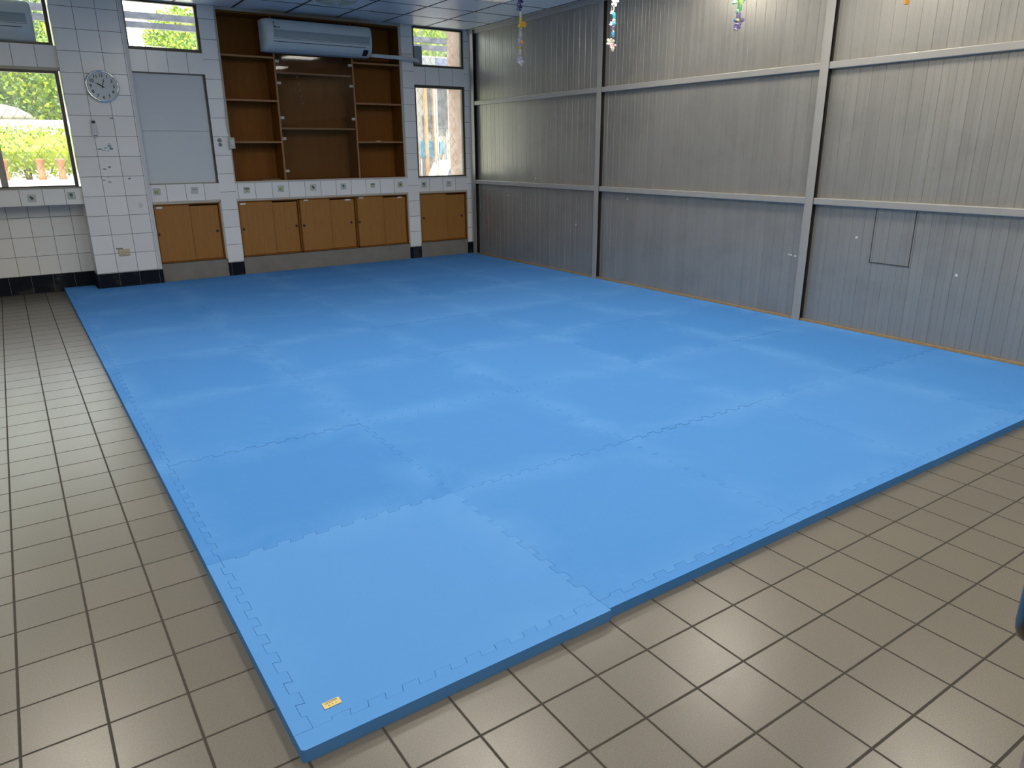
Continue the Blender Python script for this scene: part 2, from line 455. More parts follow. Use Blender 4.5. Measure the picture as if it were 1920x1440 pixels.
# blank board in the bay beside the pillar
b = MB(); b.box(.962, 1.672, YB+.024, YB+.04, 1.108, 1.652, 0); b.box(.962, 1.672, YB+.024, YB+.04, 1.655, 2.228, 0)
b.box(1.668, 1.676, YB+.006, YB+.04, 1.1, 2.238, 1); b.box(.96, 1.676, YB+.006, YB+.04, 2.228, 2.24, 1); b.box(.96, 1.676, YB+.01, YB+.04, 1.096, 1.108, 2)
b.build('blank_panel', [M['board'], M['alu'], M['alu_light']], wb)['label'] = 'pale blue grey board of two sheets filling the recess'
# teal paint smear, grey tape remains and chips on the tiles
def smear(name, x, z, y, pts, mat, parent=wb, seed=1):
    r = random.Random(seed); b = MB()
    for dx, dz, rx, rz in pts:
        b.prism([(x+dx+p[0], y-.0012, z+dz+p[1]) for p in blob(rx, rz, 11, .35 if name != 'tape_residue' else .1, r)], (0, .0011, 0))
    return b.build(name, mat, parent)
smear('paint_smear', .60, 1.50, YP, [(-.055, -.03, .03, .006), (.0, -.02, .02, .006), (.035, 0, .022, .007), (.05, -.025, .018, .014), (.04, .018, .016, .004), (-.02, -.045, .025, .003), (.02, -.048, .012, .004)], M['teal'])
smear('tape_residue', 1.757, 1.558, YB, [(0, 0, .024, .022), (.002, -.048, .022, .022)], M['greytape'], seed=3)
smear('scuff_mark', .555, 1.27, YP, [(0, 0, .016, .006), (.05, .02, .012, .01), (-.02, -.11, .02, .004), (.02, -.08, .006, .006), (.03, -.13, .02, .006), (.22, -.1, .014, .008)], M['greytape'], seed=5)
smear('tape_patch', .84, .89, YP, [(0, 0, .022, .03)], M['bead'], seed=6)
smear('tape_residue', .70, 1.772, YP, [(0, 0, .02, .006)], M['greytape'], seed=8)

# other walls
LW = MB()
LW.box(XL-.2, XL, YN-.2, 8.0, 0, 3.12); 
tag(LW.build('wall_left', M['plaster']), 'left wall beyond the frame', 'wall', kind='structure')
tag(box('wall_front', (XL-.2, 5.4, YN-.2, YN, 0, 3.12), M['plaster']), 'wall behind the viewpoint', 'wall', kind='structure')

# right wall: ribbed metal panels, with steel posts and rails
POST = (7.37, 4.80, 2.17, -.46, -3.1)
b = MB()
def ribs(y0, y1, z0, z1):
    prof = [(y0, 0)]; k = math.ceil(y0/.05 + .1)
    while k*.05 < y1-.006:
        y = k*.05; big = (k % 2 == 0); w, d = (.003, .0026) if big else (.002, .0011)
        prof += [(y-w, 0), (y-w*.4, d), (y+w*.4, d), (y+w, 0)]; k += 1
    prof.append((y1, 0))
    for i in range(len(prof)-1):
        (a, da), (c, dc) = prof[i], prof[i+1]
        b.quad([(XR+da, a, z0), (XR+da, a, z1), (XR+dc, c, z1), (XR+dc, c, z0)])
ribs(YN, YB+.02, .03, 2.93)
b.box(XR+.008, XR+.11, YN-.2, 8.0, 0, 3.12)
wr = b.build('wall_right', M['panel'])
tag(wr, 'grey ribbed metal partition wall on the right', 'wall', kind='structure')
n = 1
for k, y in enumerate(POST):
    w = .036
    b = MB(); b.box(XR-.05, XR-.046, y-w, y+w, .012, 2.93)                 # front flange, web and lip of a C-channel open to the viewer
    b.box(XR-.046, XR, y+w-.004, y+w, .012, 2.93); b.box(XR-.006, XR+.001, y-w, y+w-.004, .012, 2.93, 1)
    b.box(XR-.0458, XR-.006, y+w-.012, y+w-.004, .012, 2.93, 1); b.box(XR-.0458, XR-.044, y-w+.001, y+w-.004, .012, 2.93, 1)
    tag(b.build('trim_%d' % n, [M['steel'], M['hollow_shade']]), 'grey steel post', 'post', kind='structure'); n += 1
for k in range(4):
    y1, y0 = POST[k]-.037, POST[k+1]+.037
    for z in (2.003, .995):
        b = MB(); b.box(XR-.045, XR+.001, y0, y1, z, z+.052)
        tag(b.build('trim_%d' % n, M['steel'], bevel=.005), 'grey steel rail', 'rail', kind='structure'); n += 1
b = MB(); b.box(XR-.03, XR+.001, YN, YB, 2.872, 2.925); b.box(XR-.05, XR, YN, YB, 2.918, 2.93)
tag(b.build('trim_%d' % n, M['steel'], bevel=.003), 'steel angle along top of metal wall', 'trim', kind='structure'); n += 1
b = MB(); b.box(XR-.022, XR+.001, YN, 7.40, 0, .052); b.box(XR-.03, XR-.02, YN, 7.40, 0, .044)
tag(b.build('baseboard_right', M['rust'], bevel=.002), 'rusty angle along foot of metal wall', 'skirting', kind='structure')
b = MB(); b.box(5.045, 5.066, YB-.03, YB, .19, 2.92)
tag(b.build('trim_%d' % n, M['bead'], bevel=.003), 'white corner strip', 'trim', kind='structure'); n += 1
# sealed hatch and patched holes on the metal wall
b = MB()
b.box(XR-.0025, XR, 1.314, 1.32, .585, .99); b.box(XR-.0025, XR, 1.617, 1.622, .585, .99); b.box(XR-.003, XR, 1.31, 1.625, .583, .591)
b.build('hatch_outline', plain('dark_sealant', (.06, .062, .062), .8), wr)
b = MB(); r = random.Random(4)
for y, z, s in ((1.75, .764, .011), (2.27, .562, .010), (2.31, .567, .009), (2.335, .568, .008), (.975, .571, .011), (6.0, 1.10, .012), (4.35, .93, .011), (6.6, .87, .01), (5.2, .6, .008)):
    b.prism([(XR-.002, y+p[0], z+p[1]) for p in blob(s, s*.9, 9, .3, r)], (.0022, 0, 0))
b.build('filler_spot', M['paper'], wr)

# ------------------------------------------------------------------ windows
def diamond(x0, x1, z0, z1, y, dx, dz, r, parent, name='security_mesh', mat=None):
    b = MB(); w = x1-x0; h = z1-z0; sl = dz/dx
    for s in (1, -1):
        k = -int(h/sl/dx) - 2
        while k*dx < w + h/sl + dx:
            # line through (x0 + k*dx, z0) with slope s*sl
            xs_ = x0 + k*dx if s == 1 else x1 - k*dx
            t0 = 0; t1 = h
            pts = []
            for t in (0, h):
                pts.append((xs_ + s*t/sl, z0+t))
            (ax, az), (bx, bz) = pts
            # clip in x
            def cl(xc, a, c):
                f = (xc-a[0])/(c[0]-a[0]); return (xc, a[1]+f*(c[1]-a[1]))
            a, c = (ax, az), (bx, bz)
            if a[0] > c[0]: a, c = c, a
            k += 1
            if c[0] <= x0+.01 or a[0] >= x1-.01: continue
            if a[0] < x0: a = cl(x0, a, c)
            if c[0] > x1: c = cl(x1, a, c)
            b.tube([(a[0], y + .002*s, a[1]), (c[0], y + .002*s, c[1])], r, 5)
    return b.build(name, mat or M['alu'], parent)

def window(num, x0, x1, z0, z1, label, y=YB+.035, fw=.026, ft=.03, fb=.026, mull=(), glass='glass', grille=None, frame='alu', depth=.055):
    root = bpy.data.objects.new('window_%d' % num, None); COL.objects.link(root); root.location = ((x0+x1)/2, y, z0)
    tag(root, label, 'window', kind='structure')
    b = MB()
    b.box(x0, x0+fw, y, y+depth, z0, z1); b.box(x1-fw, x1, y, y+depth, z0, z1)
    b.box(x0+fw, x1-fw, y, y+depth, z0, z0+fb); b.box(x0+fw, x1-fw, y, y+depth, z1-ft, z1)
    b.build('window_frame', M[frame], root, bevel=.003)
    edges = [x0+fw] + [q for mm in mull for q in mm] + [x1-fw]
    for (a, c) in mull: MB().box(a, c, y+.006, y+depth-.004, z0+fb, z1-ft).build('mullion', M['alu_light'], root, bevel=.003)
    for i in range(0, len(edges), 2):
        MB().box(edges[i], edges[i+1], y+.028, y+.032, z0+fb, z1-ft).build('window_pane', M[glass], root)
    return root
w1 = window(1, -2.4, .302, 1.09, 2.213, 'wide sliding window with diamond mesh at left', fw=.034, mull=((-.985, -.935), (-.365, -.305)), y=YB+.012)
diamond(-2.35, .30, 1.14, 2.2, 7.74, .098, .141, .0022, w1)
# sill strip under and over window_1
box('window_sill', (-2.4, .315, YB-.006, YB+.06, 1.086, 1.102), M['alu_light'], w1, .003)
box('window_head', (-2.4, .315, YB-.004, YB+.06, 2.206, 2.236), M['alu_light'], w1, .003)
w2 = window(2, -2.4, .302, 2.44, 2.925, 'upper left window partly covered by an air conditioner', fw=.034, y=YB+.012, mull=((-1.0, -.95),))
w3 = window(3, .955, 1.69, 2.452, 2.925, 'upper window above the blank board', fw=.028, y=YB+.02, ft=.018, fb=.034)
w4 = window(4, 4.235, 4.985, 2.455, 2.925, 'upper right window near the metal wall', fw=.03, y=YB+.02, ft=.02, glass='glass_dusty', fb=.03)
w5 = window(5, 4.235, 4.985, 1.08, 2.24, 'tall right window near the metal wall', fw=.03, y=YB+.02, ft=.034, glass='glass_dusty', fb=.03)
diamond(4.25, 4.98, 1.1, 2.22, 7.76, .098, .141, .0018, w5)
diamond(4.25, 4.98, 2.47, 2.92, 7.76, .098, .141, .0018, w4)
box('blanking_plate', (4.262, 4.378, YB+.03, YB+.046, 2.48, 2.70), M['grey_strip'], w4)
b = MB(); b.box(4.225, 5.0, YB-.012, YB+.02, 1.078, 1.092); b.build('window_sill', M['bead'], w5, .003)

# ------------------------------------------------------------------ lower cabinets
def cabinet(x0, x1, split, label, pulls, stickers=(), zt=.885, frame_l=True):
    z0 = .24; y = YB
    root = empty('sliding_door_cabinet', ((x0+x1)/2, y+.15, z0), label, 'cabinet', 'low cabinets along the back wall')
    b = MB(); t = .014
    b.box(x0, x0+t, y+.004, 7.83, z0, zt); b.box(x1-t, x1, y+.004, 7.83, z0, zt)
    b.box(x0, x1, y+.004, 7.83, z0, z0+t); b.box(x0, x1, y+.004, 7.83, zt-t, zt); b.box(x0, x1, 7.81, 7.83, z0, zt)
    b.build('carcass', M['wood_in'], root)
    d1 = MB().box(x0+t, split+.02, y+.012, y+.028, z0+t+.002, zt-t-.003).build('door', M['wood'], root, .0015)
    d2 = MB().box(split-.02, x1-t-.002, y+.034, y+.050, z0+t+.002, zt-t-.018).build('door', M['wood'], root, .0015)
    MB().box(split+.0195, split+.0215, y+.0125, y+.028, z0+t+.002, zt-t-.003).build('edge_band', M['seam_shade'], d1)  # added dark strip draws the shadow line where the doors overlap
    for i, px in enumerate(pulls):
        d, yy = (d1, y+.012) if i == 0 else (d2, y+.034)
        MB().lathe([(.005, -.0005), (.015, -.0015), (.016, .0), (.016, .0015)], (px, yy-.0008, .562), 'y', 20).build('finger_pull', M['black'], d)
    for (a, c, z, i) in stickers:
        d, yy = (d1, y+.012) if i == 0 else (d2, y+.034)
        MB().box(a, c, yy-.001, yy, z, z+.02).build('label_sticker', M['paper'], d)
    return root
cabinet(.965, 1.668, 1.318, 'orange wood two-door cabinet under the blank board beside the pillar', (.987, 1.616), ((1.0, 1.06, .84, 0),))
cabinet(1.872, 2.592, 2.25, 'orange wood two-door cabinet under bookcase, leftmost of the three', (1.911, 2.551), ((1.9, 1.965, .842, 0),))
cabinet(2.598, 3.332, 2.967, 'orange wood two-door cabinet under bookcase, middle of the three', (2.638, 3.265), ((2.66, 2.715, .855, 0), (3.2, 3.27, .835, 1)))
cabinet(3.338, 4.055, 3.69, 'orange wood two-door cabinet under bookcase, rightmost of the three', (3.367,), ((3.38, 3.44, .855, 0), (3.93, 3.995, .838, 1)))
cabinet(4.245, 4.972, 4.63, 'orange wood two-door cabinet under tall window near metal wall', (4.296, 4.905))
b = MB()
for x0, x1, zt, zb in ((.96, 1.69, .915, .885), (1.867, 4.073, .91, .885), (4.237, 4.983, .91, .885)):
    b.box(x0, x1, YB-.004, YB+.05, zb, zt)
for x0, x1 in ((.96, .965), (1.668, 1.69), (1.865, 1.872), (4.055, 4.075), (4.235, 4.245), (4.972, 4.985)):
    b.box(x0, x1, YB-.004, YB+.05, .238, .9)
tag(b.build('trim_%d' % n, M['cream'], bevel=.002), 'cream edging round the low cabinets', 'trim', kind='structure'); n += 1

# ------------------------------------------------------------------ bookcase
bc = empty('built_in_bookcase', (2.97, 7.64, 1.09), 'built-in brown wood bookcase with shelves and glazed middle below air conditioner', 'bookcase')
X0, X1, Z0, Z1, YF, YK = 1.868, 4.072, 1.092, 2.90, YB, 7.79
box('back_panel', (X0, X1, YK, YK+.015, Z0, Z1), M['wood_in'], bc)
for a in ((X0, X0+.014), (X1-.034, X1)): box('side_panel', (a[0], a[1], YF+.006, YK, Z0, Z1), M['wood_in'], bc)
box('bottom_board', (X0, X1, YF+.006, YK, Z0, Z0+.02), M['wood_in'], bc, .001)
box('top_board', (X0, X1, YF+.02, YK, Z1-.016, Z1), M['wood_in'], bc)
for x in (2.455, 3.402):
    d = box('divider', (x, x+.018, YF+.004, YK, Z0+.02, Z1-.016), M['wood_in'], bc)
    MB().box(x-.001, x+.019, YF+.0005, YF+.0045, Z0+.02, Z1-.016).build('edge_band', M['wood_edge'], d)
def shelf(x0, x1, z, y=YF+.005):
    s = box('shelf', (x0, x1, y, YK, z-.018, z), M['wood_in'], bc)
    MB().box(x0, x1, y-.004, y, z-.019, z+.001).build('edge_band', M['wood_edge'], s)
for z in (2.462, 2.0, 1.548): shelf(X0+.014, 2.455, z); shelf(3.42, X1-.034, z)
for z in (2.31, 1.702): shelf(2.473, 3.402, z, YF+.035)
b = MB(); b.box(X0-.003, X1+.003, YF-.005, YF+.02, Z0-.004, Z0+.016); b.box(X0-.003, X0+.01, YF-.004, YF+.006, Z0, 2.9); b.box(X1-.032, X1+.003, YF-.004, YF+.006, Z0, 2.9)
b.build('front_edging', M['cream'], bc, .002)
CLIPZ = (2.42, 2.188, 1.81, 1.578, 1.212)
for k, (a, c) in enumerate(((2.476, 2.936), (2.940, 3.400))):
    g = MB().box(a, c, YF+.012, YF+.017, 1.118, 2.88).build('glass_door', M['glass_door'], bc)
    for z in (CLIPZ if k == 0 else CLIPZ[:3]):
        cx = a+.022 if k == 0 else c-.018
        MB().box(cx-.024, cx+.022, YF+.002, YF+.024, z-.015, z+.015).build('glass_clip', M['cream'], g, .004)
    if k == 0:
        r = random.Random(2); b = MB(); pts = []
        for q in range(34):
            x = 2.545 + .36*q/34; z = 2.44 + .012*(q/34)
            pts += [(x+r.uniform(-.006, .006), YF+.0108, z-.012+r.uniform(-.006, .006)), (x+.016+r.uniform(-.006, .006), YF+.0108, z+.012+r.uniform(-.006, .006))]
        b.tube(pts, .0011, 4, cap=False); b.build('reflection_squiggle', M['paper'], g)  # white squiggle drawn on the pane as a reflection in the glass
        for q in range(5): MB().prism([(2.72+.01*q+p[0], YF+.0117, 2.26-.07*q+p[1]) for p in blob(.006, .012, 7, .4, r)], (0, .0004, 0)).build('tape_residue', M['greytape'], g)
sc_ = MB().box(3.70, 3.755, 7.56, 7.60, 1.5485, 1.556).build('paper_scrap', M['paper']); tag(sc_, 'small white paper scrap on lowest right bookcase shelf', 'paper')
bd = MB()
bd.prism([(2.2, 7.54, 1.1125), (2.42, 7.56, 1.1125), (2.40, 7.70, 1.1125), (2.14, 7.66, 1.1125)], (0, 0, .012))
tag(bd.build('thin_board', plain('grey_brown_board', (.20, .13, .085), .6)), 'thin brown board lying on bottom left of bookcase', 'board')

# ------------------------------------------------------------------ air conditioners
def air_conditioner(label):
    root = empty('air_conditioner', (2.95, YB, 2.5), label, 'air conditioner', 'wall air conditioners')
    prof = [(0, 2.832), (.15, 2.832), (.205, 2.812), (.228, 2.765), (.236, 2.69), (.234, 2.625), (.218, 2.572), (.19, 2.535), (.12, 2.505), (0, 2.498)]
    zc = 2.665
    def sect(x, sy, sz): return [(x, YB-.012-d*sy, zc+(z-zc)*sz) for d, z in prof]
    st = [(2.318, .55, .95), (2.326, .76, .975), (2.345, .90, .99), (2.372, .97, 1), (2.40, 1, 1), (3.53, 1, 1), (3.562, .97, 1), (3.585, .90, .99), (3.598, .76, .975), (3.604, .55, .95)]
    b = MB(); rings = [[b.bm.verts.new(p) for p in sect(*q)] for q in st]
    for i in range(len(rings)-1):
        for k in range(len(prof)):
            f = b.bm.faces.new((rings[i][k], rings[i][(k+1) % len(prof)], rings[i+1][(k+1) % len(prof)], rings[i+1][k])); f.smooth = k not in (9,)
    b.bm.faces.new(rings[0]); b.bm.faces.new(rings[-1])
    b.build('body', M['white_cool'], root)
    def strip(name, x0, x1, za, zb, mat, off=.0022, n=4):
        b = MB()
        def dep(z):
            for (d1, z1), (d2, z2) in zip(prof[2:], prof[3:]):
                if z1 >= z >= z2: return d1+(d2-d1)*(z1-z)/(z1-z2)
            return prof[-2][0]
        zs = [za+(zb-za)*i/n for i in range(n+1)]
        for i in range(n):
            f = [(x0, YB-.012-dep(zs[i])-off, zs[i]), (x1, YB-.012-dep(zs[i])-off, zs[i]), (x1, YB-.012-dep(zs[i+1])-off, zs[i+1]), (x0, YB-.012-dep(zs[i+1])-off, zs[i+1])]
            b.prism(f, (0, off*1.2, 0))
        return b.build(name, mat, root)
    strip('front_panel', 2.412, 3.545, 2.715, 2.635, M['grey_strip'])
    strip('air_flap', 2.412, 3.45, 2.588, 2.512, M['white_cool'], .004)
    strip('seam', 2.405, 3.50, 2.600, 2.594, M['ink'], .001, 1)
    strip('seam', 2.405, 3.55, 2.628, 2.625, M['ink'], .001, 1)
    strip('display_window', 3.468, 3.53, 2.572, 2.515, M['black'], .007, 8)
    b = MB()
    for (x, z, w, h) in ((2.418, 2.775, .004, .016), (2.412, 2.752, .02, .003), (2.42, 2.732, .018, .012), (2.442, 2.735, .012, .005), (2.462, 2.735, .01, .008), (2.48, 2.732, .005, .012)):
        b.box(x, x+w, YB-.012-.2405, YB-.012-.22, z, z+h)
    b.build('lettering', M['ink'], root)
    MB().box(2.55, 3.35, YB-.012, YB+.003, 2.55, 2.80).build('mounting_plate', M['alu_light'], root)
    return root
ac = air_conditioner('white split air conditioner mounted across the top of bookcase')
ac2 = clone_tree(ac); ac2.location.x -= 3.442; ac2.location.z -= .042
tag(ac2, 'grey-looking air conditioner mounted in front of upper left window', 'air conditioner')
for c in list(ac2.children):
    if c.name.startswith('display_window'): bpy.data.objects.remove(c)
pc = MB(); pc.tube([(3.61, 7.40, 2.535), (3.66, 7.39, 2.533), (3.95, 7.40, 2.532), (4.2, 7.43, 2.522), (4.31, 7.515, 2.515)], [.02, .022, .023, .024, .026], 12)
pcc = pc.build('pipe_cover', M['white_cool']); tag(pcc, 'white pipe cover running from air conditioner to right upper window', 'pipe')

# ------------------------------------------------------------------ clock, remote, outlet, switch, cable
def text_mesh(s, size, loc, mat, parent, name, depth=.0004):
    cu = bpy.data.curves.new('t', 'FONT'); cu.body = s; cu.size = size; cu.align_x = 'CENTER'; cu.align_y = 'CENTER'; cu.extrude = depth; cu.offset = .0009
    to = bpy.data.objects.new('t', cu); COL.objects.link(to)
    bpy.context.view_layer.update()
    me = bpy.data.meshes.new_from_object(to.evaluated_get(bpy.context.evaluated_depsgraph_get()))
    bpy.data.objects.remove(to); me.name = name
    me.transform(Matrix.Rotation(PI/2, 4, 'X')); me.materials.clear(); me.materials.append(mat)
    o = bpy.data.objects.new(name, me); COL.objects.link(o); o.parent = parent
    off = Vector((0, 0, 0)); par = parent
    while par is not None: off += par.location; par = par.parent
    o.location = Vector(loc) - off
    return o
ck = empty('wall_clock', (.662, YP, 2.075), 'round white wall clock with chrome rim on the tiled pillar', 'clock')
cc = (.662, YP, 2.075)
MB().lathe([(.135, -.001), (.152, -.004), (.156, -.018), (.150, -.034), (.140, -.038), (.134, -.032), (.134, -.022)], cc, 'y', 64).build('rim', M['chrome'], ck)
MB().lathe([(.1345, -.020), (.1345, -.0235)], cc, 'y', 64).build('dial', M['face'], ck)
for h in range(1, 13):
    a = h*PI/6
    text_mesh(str(h), .042, (cc[0]+.104*math.sin(a), YP-.0242, cc[2]+.104*math.cos(a)), M['ink'], ck, 'numeral')
def hand(name, ang, l0, l1, w, y):
    a = math.radians(ang); d = Vector((math.sin(a), 0, math.cos(a))); q = Vector((d.z, 0, -d.x)); c = Vector((cc[0], y, cc[2]))
    MB().prism([c - d*l0 - q*w*.5, c - d*l0 + q*w*.5, c + d*l1*.75 + q*w*.6, c + d*l1, c + d*l1*.75 - q*w*.6], (0, -.0012, 0)).build(name, M['ink'], ck)
hand('hour_hand', 301, .02, .062, .010, YP-.026); hand('minute_hand', 18, .022, .080, .006, YP-.028); hand('second_hand', 299, .03, .110, .0018, YP-.030)

rc = empty('remote_control', (.523, YP, 1.60), 'white remote control in holder on pillar below the clock', 'remote control')
MB().box(.496, .552, YP-.022, YP-.0005, 1.588, 1.70).build('holder', M['white'], rc, .004)
MB().box(.500, .548, YP-.028, YP-.004, 1.605, 1.755).build('body', M['white'], rc, .004)
MB().box(.508, .540, YP-.0292, YP-.026, 1.720, 1.745).build('screen', M['black'], rc)
MB().box(.512, .54, YP-.0235, YP-.021, 1.597, 1.612).build('button', M['greytape'], rc)

ol = empty('wall_outlet', (.605, YP, .365), 'beige double wall socket low on the tiled pillar', 'socket')
MB().box(.550, .662, YP-.011, YP-.0005, .366, .440).build('plate', M['beige'], ol, .004)
for x in (.582, .628):
    s = MB().box(x-.016, x+.016, YP-.0135, YP-.010, .380, .426).build('socket_insert', plain('pale_beige_plastic', (.62, .56, .40), .4), ol, .002)
    b = MB()
    for dx in (-.006, .006): b.box(x+dx-.0015, x+dx+.0015, YP-.0142, YP-.0134, .398, .412)
    b.build('slot', M['ink'], s)
MB().box(.535, .60, YP-.006, YP-.0005, .440, .452).build('old_tape', M['greytape'], ol)

sb = empty('switch_box', (1.88, YB-.005, 1.47), 'small beige surface switch box at left edge of bookcase', 'switch')
MB().box(1.849, 1.911, YB-.046, YB-.0055, 1.468, 1.588).build('box', plain('cream_plastic', (.52, .50, .40), .45), sb, .004)
MB().box(1.866, 1.894, YB-.053, YB-.045, 1.505, 1.565).build('rocker', M['white'], sb, .003)
cb = MB().tube([(1.862, YB-.012, 2.90), (1.863, YB-.012, 2.45), (1.862, YB-.012, 2.0), (1.853, YB-.012, 1.72), (1.856, YB-.015, 1.65), (1.868, YB-.02, 1.60), (1.876, YB-.024, 1.58)], .0055, 8)
tag(cb.build('cable', M['cream']), 'thin cream cable running down the bookcase edge to switch box', 'cable')

# ------------------------------------------------------------------ ceiling light and fan
lt = empty('ceiling_light', (4.1325, 5.4375, ZC), 'square louvred ceiling light panel near the metal wall', 'ceiling light')
lx0, lx1, ly0, ly1 = 3.846, 4.419, 5.156, 5.719
b = MB(); b.box(lx0, lx0+.012, ly0, ly1, ZC-.004, ZC+.1); b.box(lx1-.012, lx1, ly0, ly1, ZC-.004, ZC+.1); b.box(lx0, lx1, ly0, ly0+.012, ZC-.004, ZC+.1); b.box(lx0, lx1, ly1-.012, ly1, ZC-.004, ZC+.1); b.box(lx0, lx1, ly0, ly1, ZC+.1, ZC+.105)
b.build('frame', M['bead'], lt)
b = MB()
for k in range(1, 9): b.box(lx0+.012, lx1-.012, ly0+k*.0626-.001, ly0+k*.0626+.001, ZC, ZC+.03)
for k in range(1, 4): b.box(lx0+k*.143-.001, lx0+k*.143+.001, ly0+.012, ly1-.012, ZC, ZC+.03)
b.build('louvre', plain('bright_aluminium', (.8, .8, .78), .25, .8), lt)
for k in range(3):
    y = ly0+.12+.16*k
    MB().tube([(lx0+.02, y, ZC+.062), (lx1-.02, y, ZC+.062)], .013, 10).build('lamp_tube', m_emit('lamp_tube_glow', (1, .98, .94), 3.0), lt)

glow = m_emit('light_panel_glow', (1, .95, .86), 3)
for x in LAMPX:
    for y in LAMPY[1:]:
        b = MB(); b.box(x-.275, x+.275, y-.27, y+.27, ZC+.004, ZC+.01, 0)
        for q in ((x-.287, x-.272, y-.282, y+.282), (x+.272, x+.287, y-.282, y+.282), (x-.272, x+.272, y-.282, y-.267), (x-.272, x+.272, y+.267, y+.282)): b.box(*q, ZC-.003, ZC+.03, 1)
        b.build('light_panel', [glow, M['bead']], ceil_ob)
fan = empty('ceiling_fan', (2.69, 6.09, ZC), 'round ceiling fan in wire guard in front of bookcase', 'fan')
fc = Vector((2.69, 6.09, 0)); b = MB()
def ring(R, z, r, seg=40): b.tube([(fc.x+R*math.cos(2*PI*k/seg), fc.y+R*math.sin(2*PI*k/seg), z) for k in range(seg+1)], r, 5, cap=False)
ring(.215, 2.862, .0035); ring(.20, 2.845, .002); ring(.15, 2.832, .002); ring(.09, 2.826, .002)
for k in range(36):
    a = 2*PI*k/36; c, s = math.cos(a), math.sin(a)
    b.tube([(fc.x+.05*c, fc.y+.05*s, 2.824), (fc.x+.15*c, fc.y+.15*s, 2.832), (fc.x+.2*c, fc.y+.2*s, 2.845), (fc.x+.215*c, fc.y+.215*s, 2.865), (fc.x+.19*c, fc.y+.19*s, 2.90)], .0013, 4)
b.build('wire_guard', plain('yellowish_wire', (.55, .55, .38), .4, .3), fan)  # even pale yellow tint on the wire
MB().lathe([(.05, 2.83), (.055, 2.86), (.055, 2.90), (.09, 2.926), (.09, ZC)], (fc.x, fc.y, 0), 'z', 28).build('motor', M['white'], fan)
for k in range(3):
    a = 2*PI*k/3+.4; c, s = math.cos(a), math.sin(a)
    MB().prism([(fc.x+.05*c-.02*s, fc.y+.05*s+.02*c, 2.862), (fc.x+.18*c-.06*s, fc.y+.18*s+.06*c, 2.868), (fc.x+.19*c+.04*s, fc.y+.19*s-.04*c, 2.852), (fc.x+.05*c+.02*s, fc.y+.05*s-.02*c, 2.855)], (0, 0, .003)).build('blade', plain('smoky_plastic', (.25, .26, .27), .3), fan)

# ------------------------------------------------------------------ garlands
GM = {}
def gm(c):
    if c not in GM:
        cols = dict(navy=(.035, .045, .16), white=(.52, .51, .49), yellow=(.62, .50, .03), orange=(.85, .36, .04), lilac=(.42, .40, .55), violet=(.16, .13, .30),
                    brown=(.25, .10, .02), teal=(.03, .27, .30), blue=(.06, .25, .42), pink=(.62, .40, .45), cream=(.48, .45, .38), green=(.09, .36, .12), lime=(.40, .60, .12), mint=(.30, .58, .38))
        GM[c] = plain(c + '_foil', cols[c], .35, var=.15, scale=80)
    return GM[c]
def garland(x, y, label, pieces, zbot):
    root = empty('hanging_garland', (x, y, ZC), label, 'garland', 'garlands hanging from the ceiling')
    MB().tube([(x, y, ZC-.001), (x, y, zbot+.02)], .0016, 5).build('cord', gm('white'), root)
    r = random.Random(int(y*100))
    # camera-right direction in plan, so offsets read left/right from the doorway side
    rx, ry = .79, -.61
    for kind, c, z0, z1, off in pieces:
        zc = (z0+z1)/2; h = abs(z0-z1); px, py = x+rx*off, y+ry*off
        if kind == 'tube':
            tw = r.uniform(-.006, .006); b = MB()
            b.tube([(px, py, z0), (px+tw*.5, py, zc), (px+tw, py, z1)], [.014, .016, .013], 9, smooth=False); b.build('paper_tube', gm(c), root)
        elif kind == 'loop':
            b = MB(); b.tube([(px+.012*math.cos(t)*rx, py+.012*math.cos(t)*ry, zc+h*.5*math.sin(t)) for t in [2*PI*k/14 for k in range(15)]], .0022, 5, cap=False); b.build('link', gm(c), root)
        else:                                     # bow of folded petals
            b = MB(); n_ = 5
            for k in range(n_):
                a = 2*PI*k/n_ + r.uniform(-.3, .3); L = h*.55*r.uniform(.8, 1.15)
                d = Vector((rx*math.cos(a), ry*math.cos(a), math.sin(a))); q = Vector((-rx*math.sin(a), -ry*math.sin(a), math.cos(a))); nn = Vector((ry, -rx, 0))
                o = Vector((px, py, zc)); w = L*.38
                pts = [o, o+d*L*.5+q*w+nn*.006, o+d*L+q*w*.6-nn*.004, o+d*L-q*w*.6+nn*.005, o+d*L*.5-q*w-nn*.006]
                b.prism(pts, nn*.0015)
            b.tube([(px, py, zc-.006), (px, py, zc+.006)], .006, 6)
            b.build('paper_bow', gm(c), root)
    return root
GX = 4.43
garland(GX, 5.40, 'long garland of yellow, white and navy foil pieces nearest the back window',
        [('bow', 'navy', 2.925, 2.865, 0), ('bow', 'navy', 2.87, 2.81, -.01), ('tube', 'white', 2.80, 2.752, .006), ('tube', 'yellow', 2.75, 2.69, .004), ('bow', 'orange', 2.715, 2.655, .035), ('bow', 'yellow', 2.70, 2.645, 0),
         ('loop', 'white', 2.645, 2.618, -.002), ('tube', 'white', 2.616, 2.566, 0), ('loop', 'white', 2.565, 2.535, 0), ('bow', 'lilac', 2.55, 2.51, -.01), ('tube', 'orange', 2.528, 2.498, .014), ('bow', 'lilac', 2.515, 2.47, -.012),
         ('tube', 'yellow', 2.472, 2.446, -.004), ('tube', 'brown', 2.462, 2.452, .009), ('tube', 'white', 2.444, 2.395, -.004), ('loop', 'white', 2.395, 2.365, -.004), ('bow', 'lilac', 2.37, 2.30, -.012), ('bow', 'white', 2.345, 2.285, .004)], 2.30)
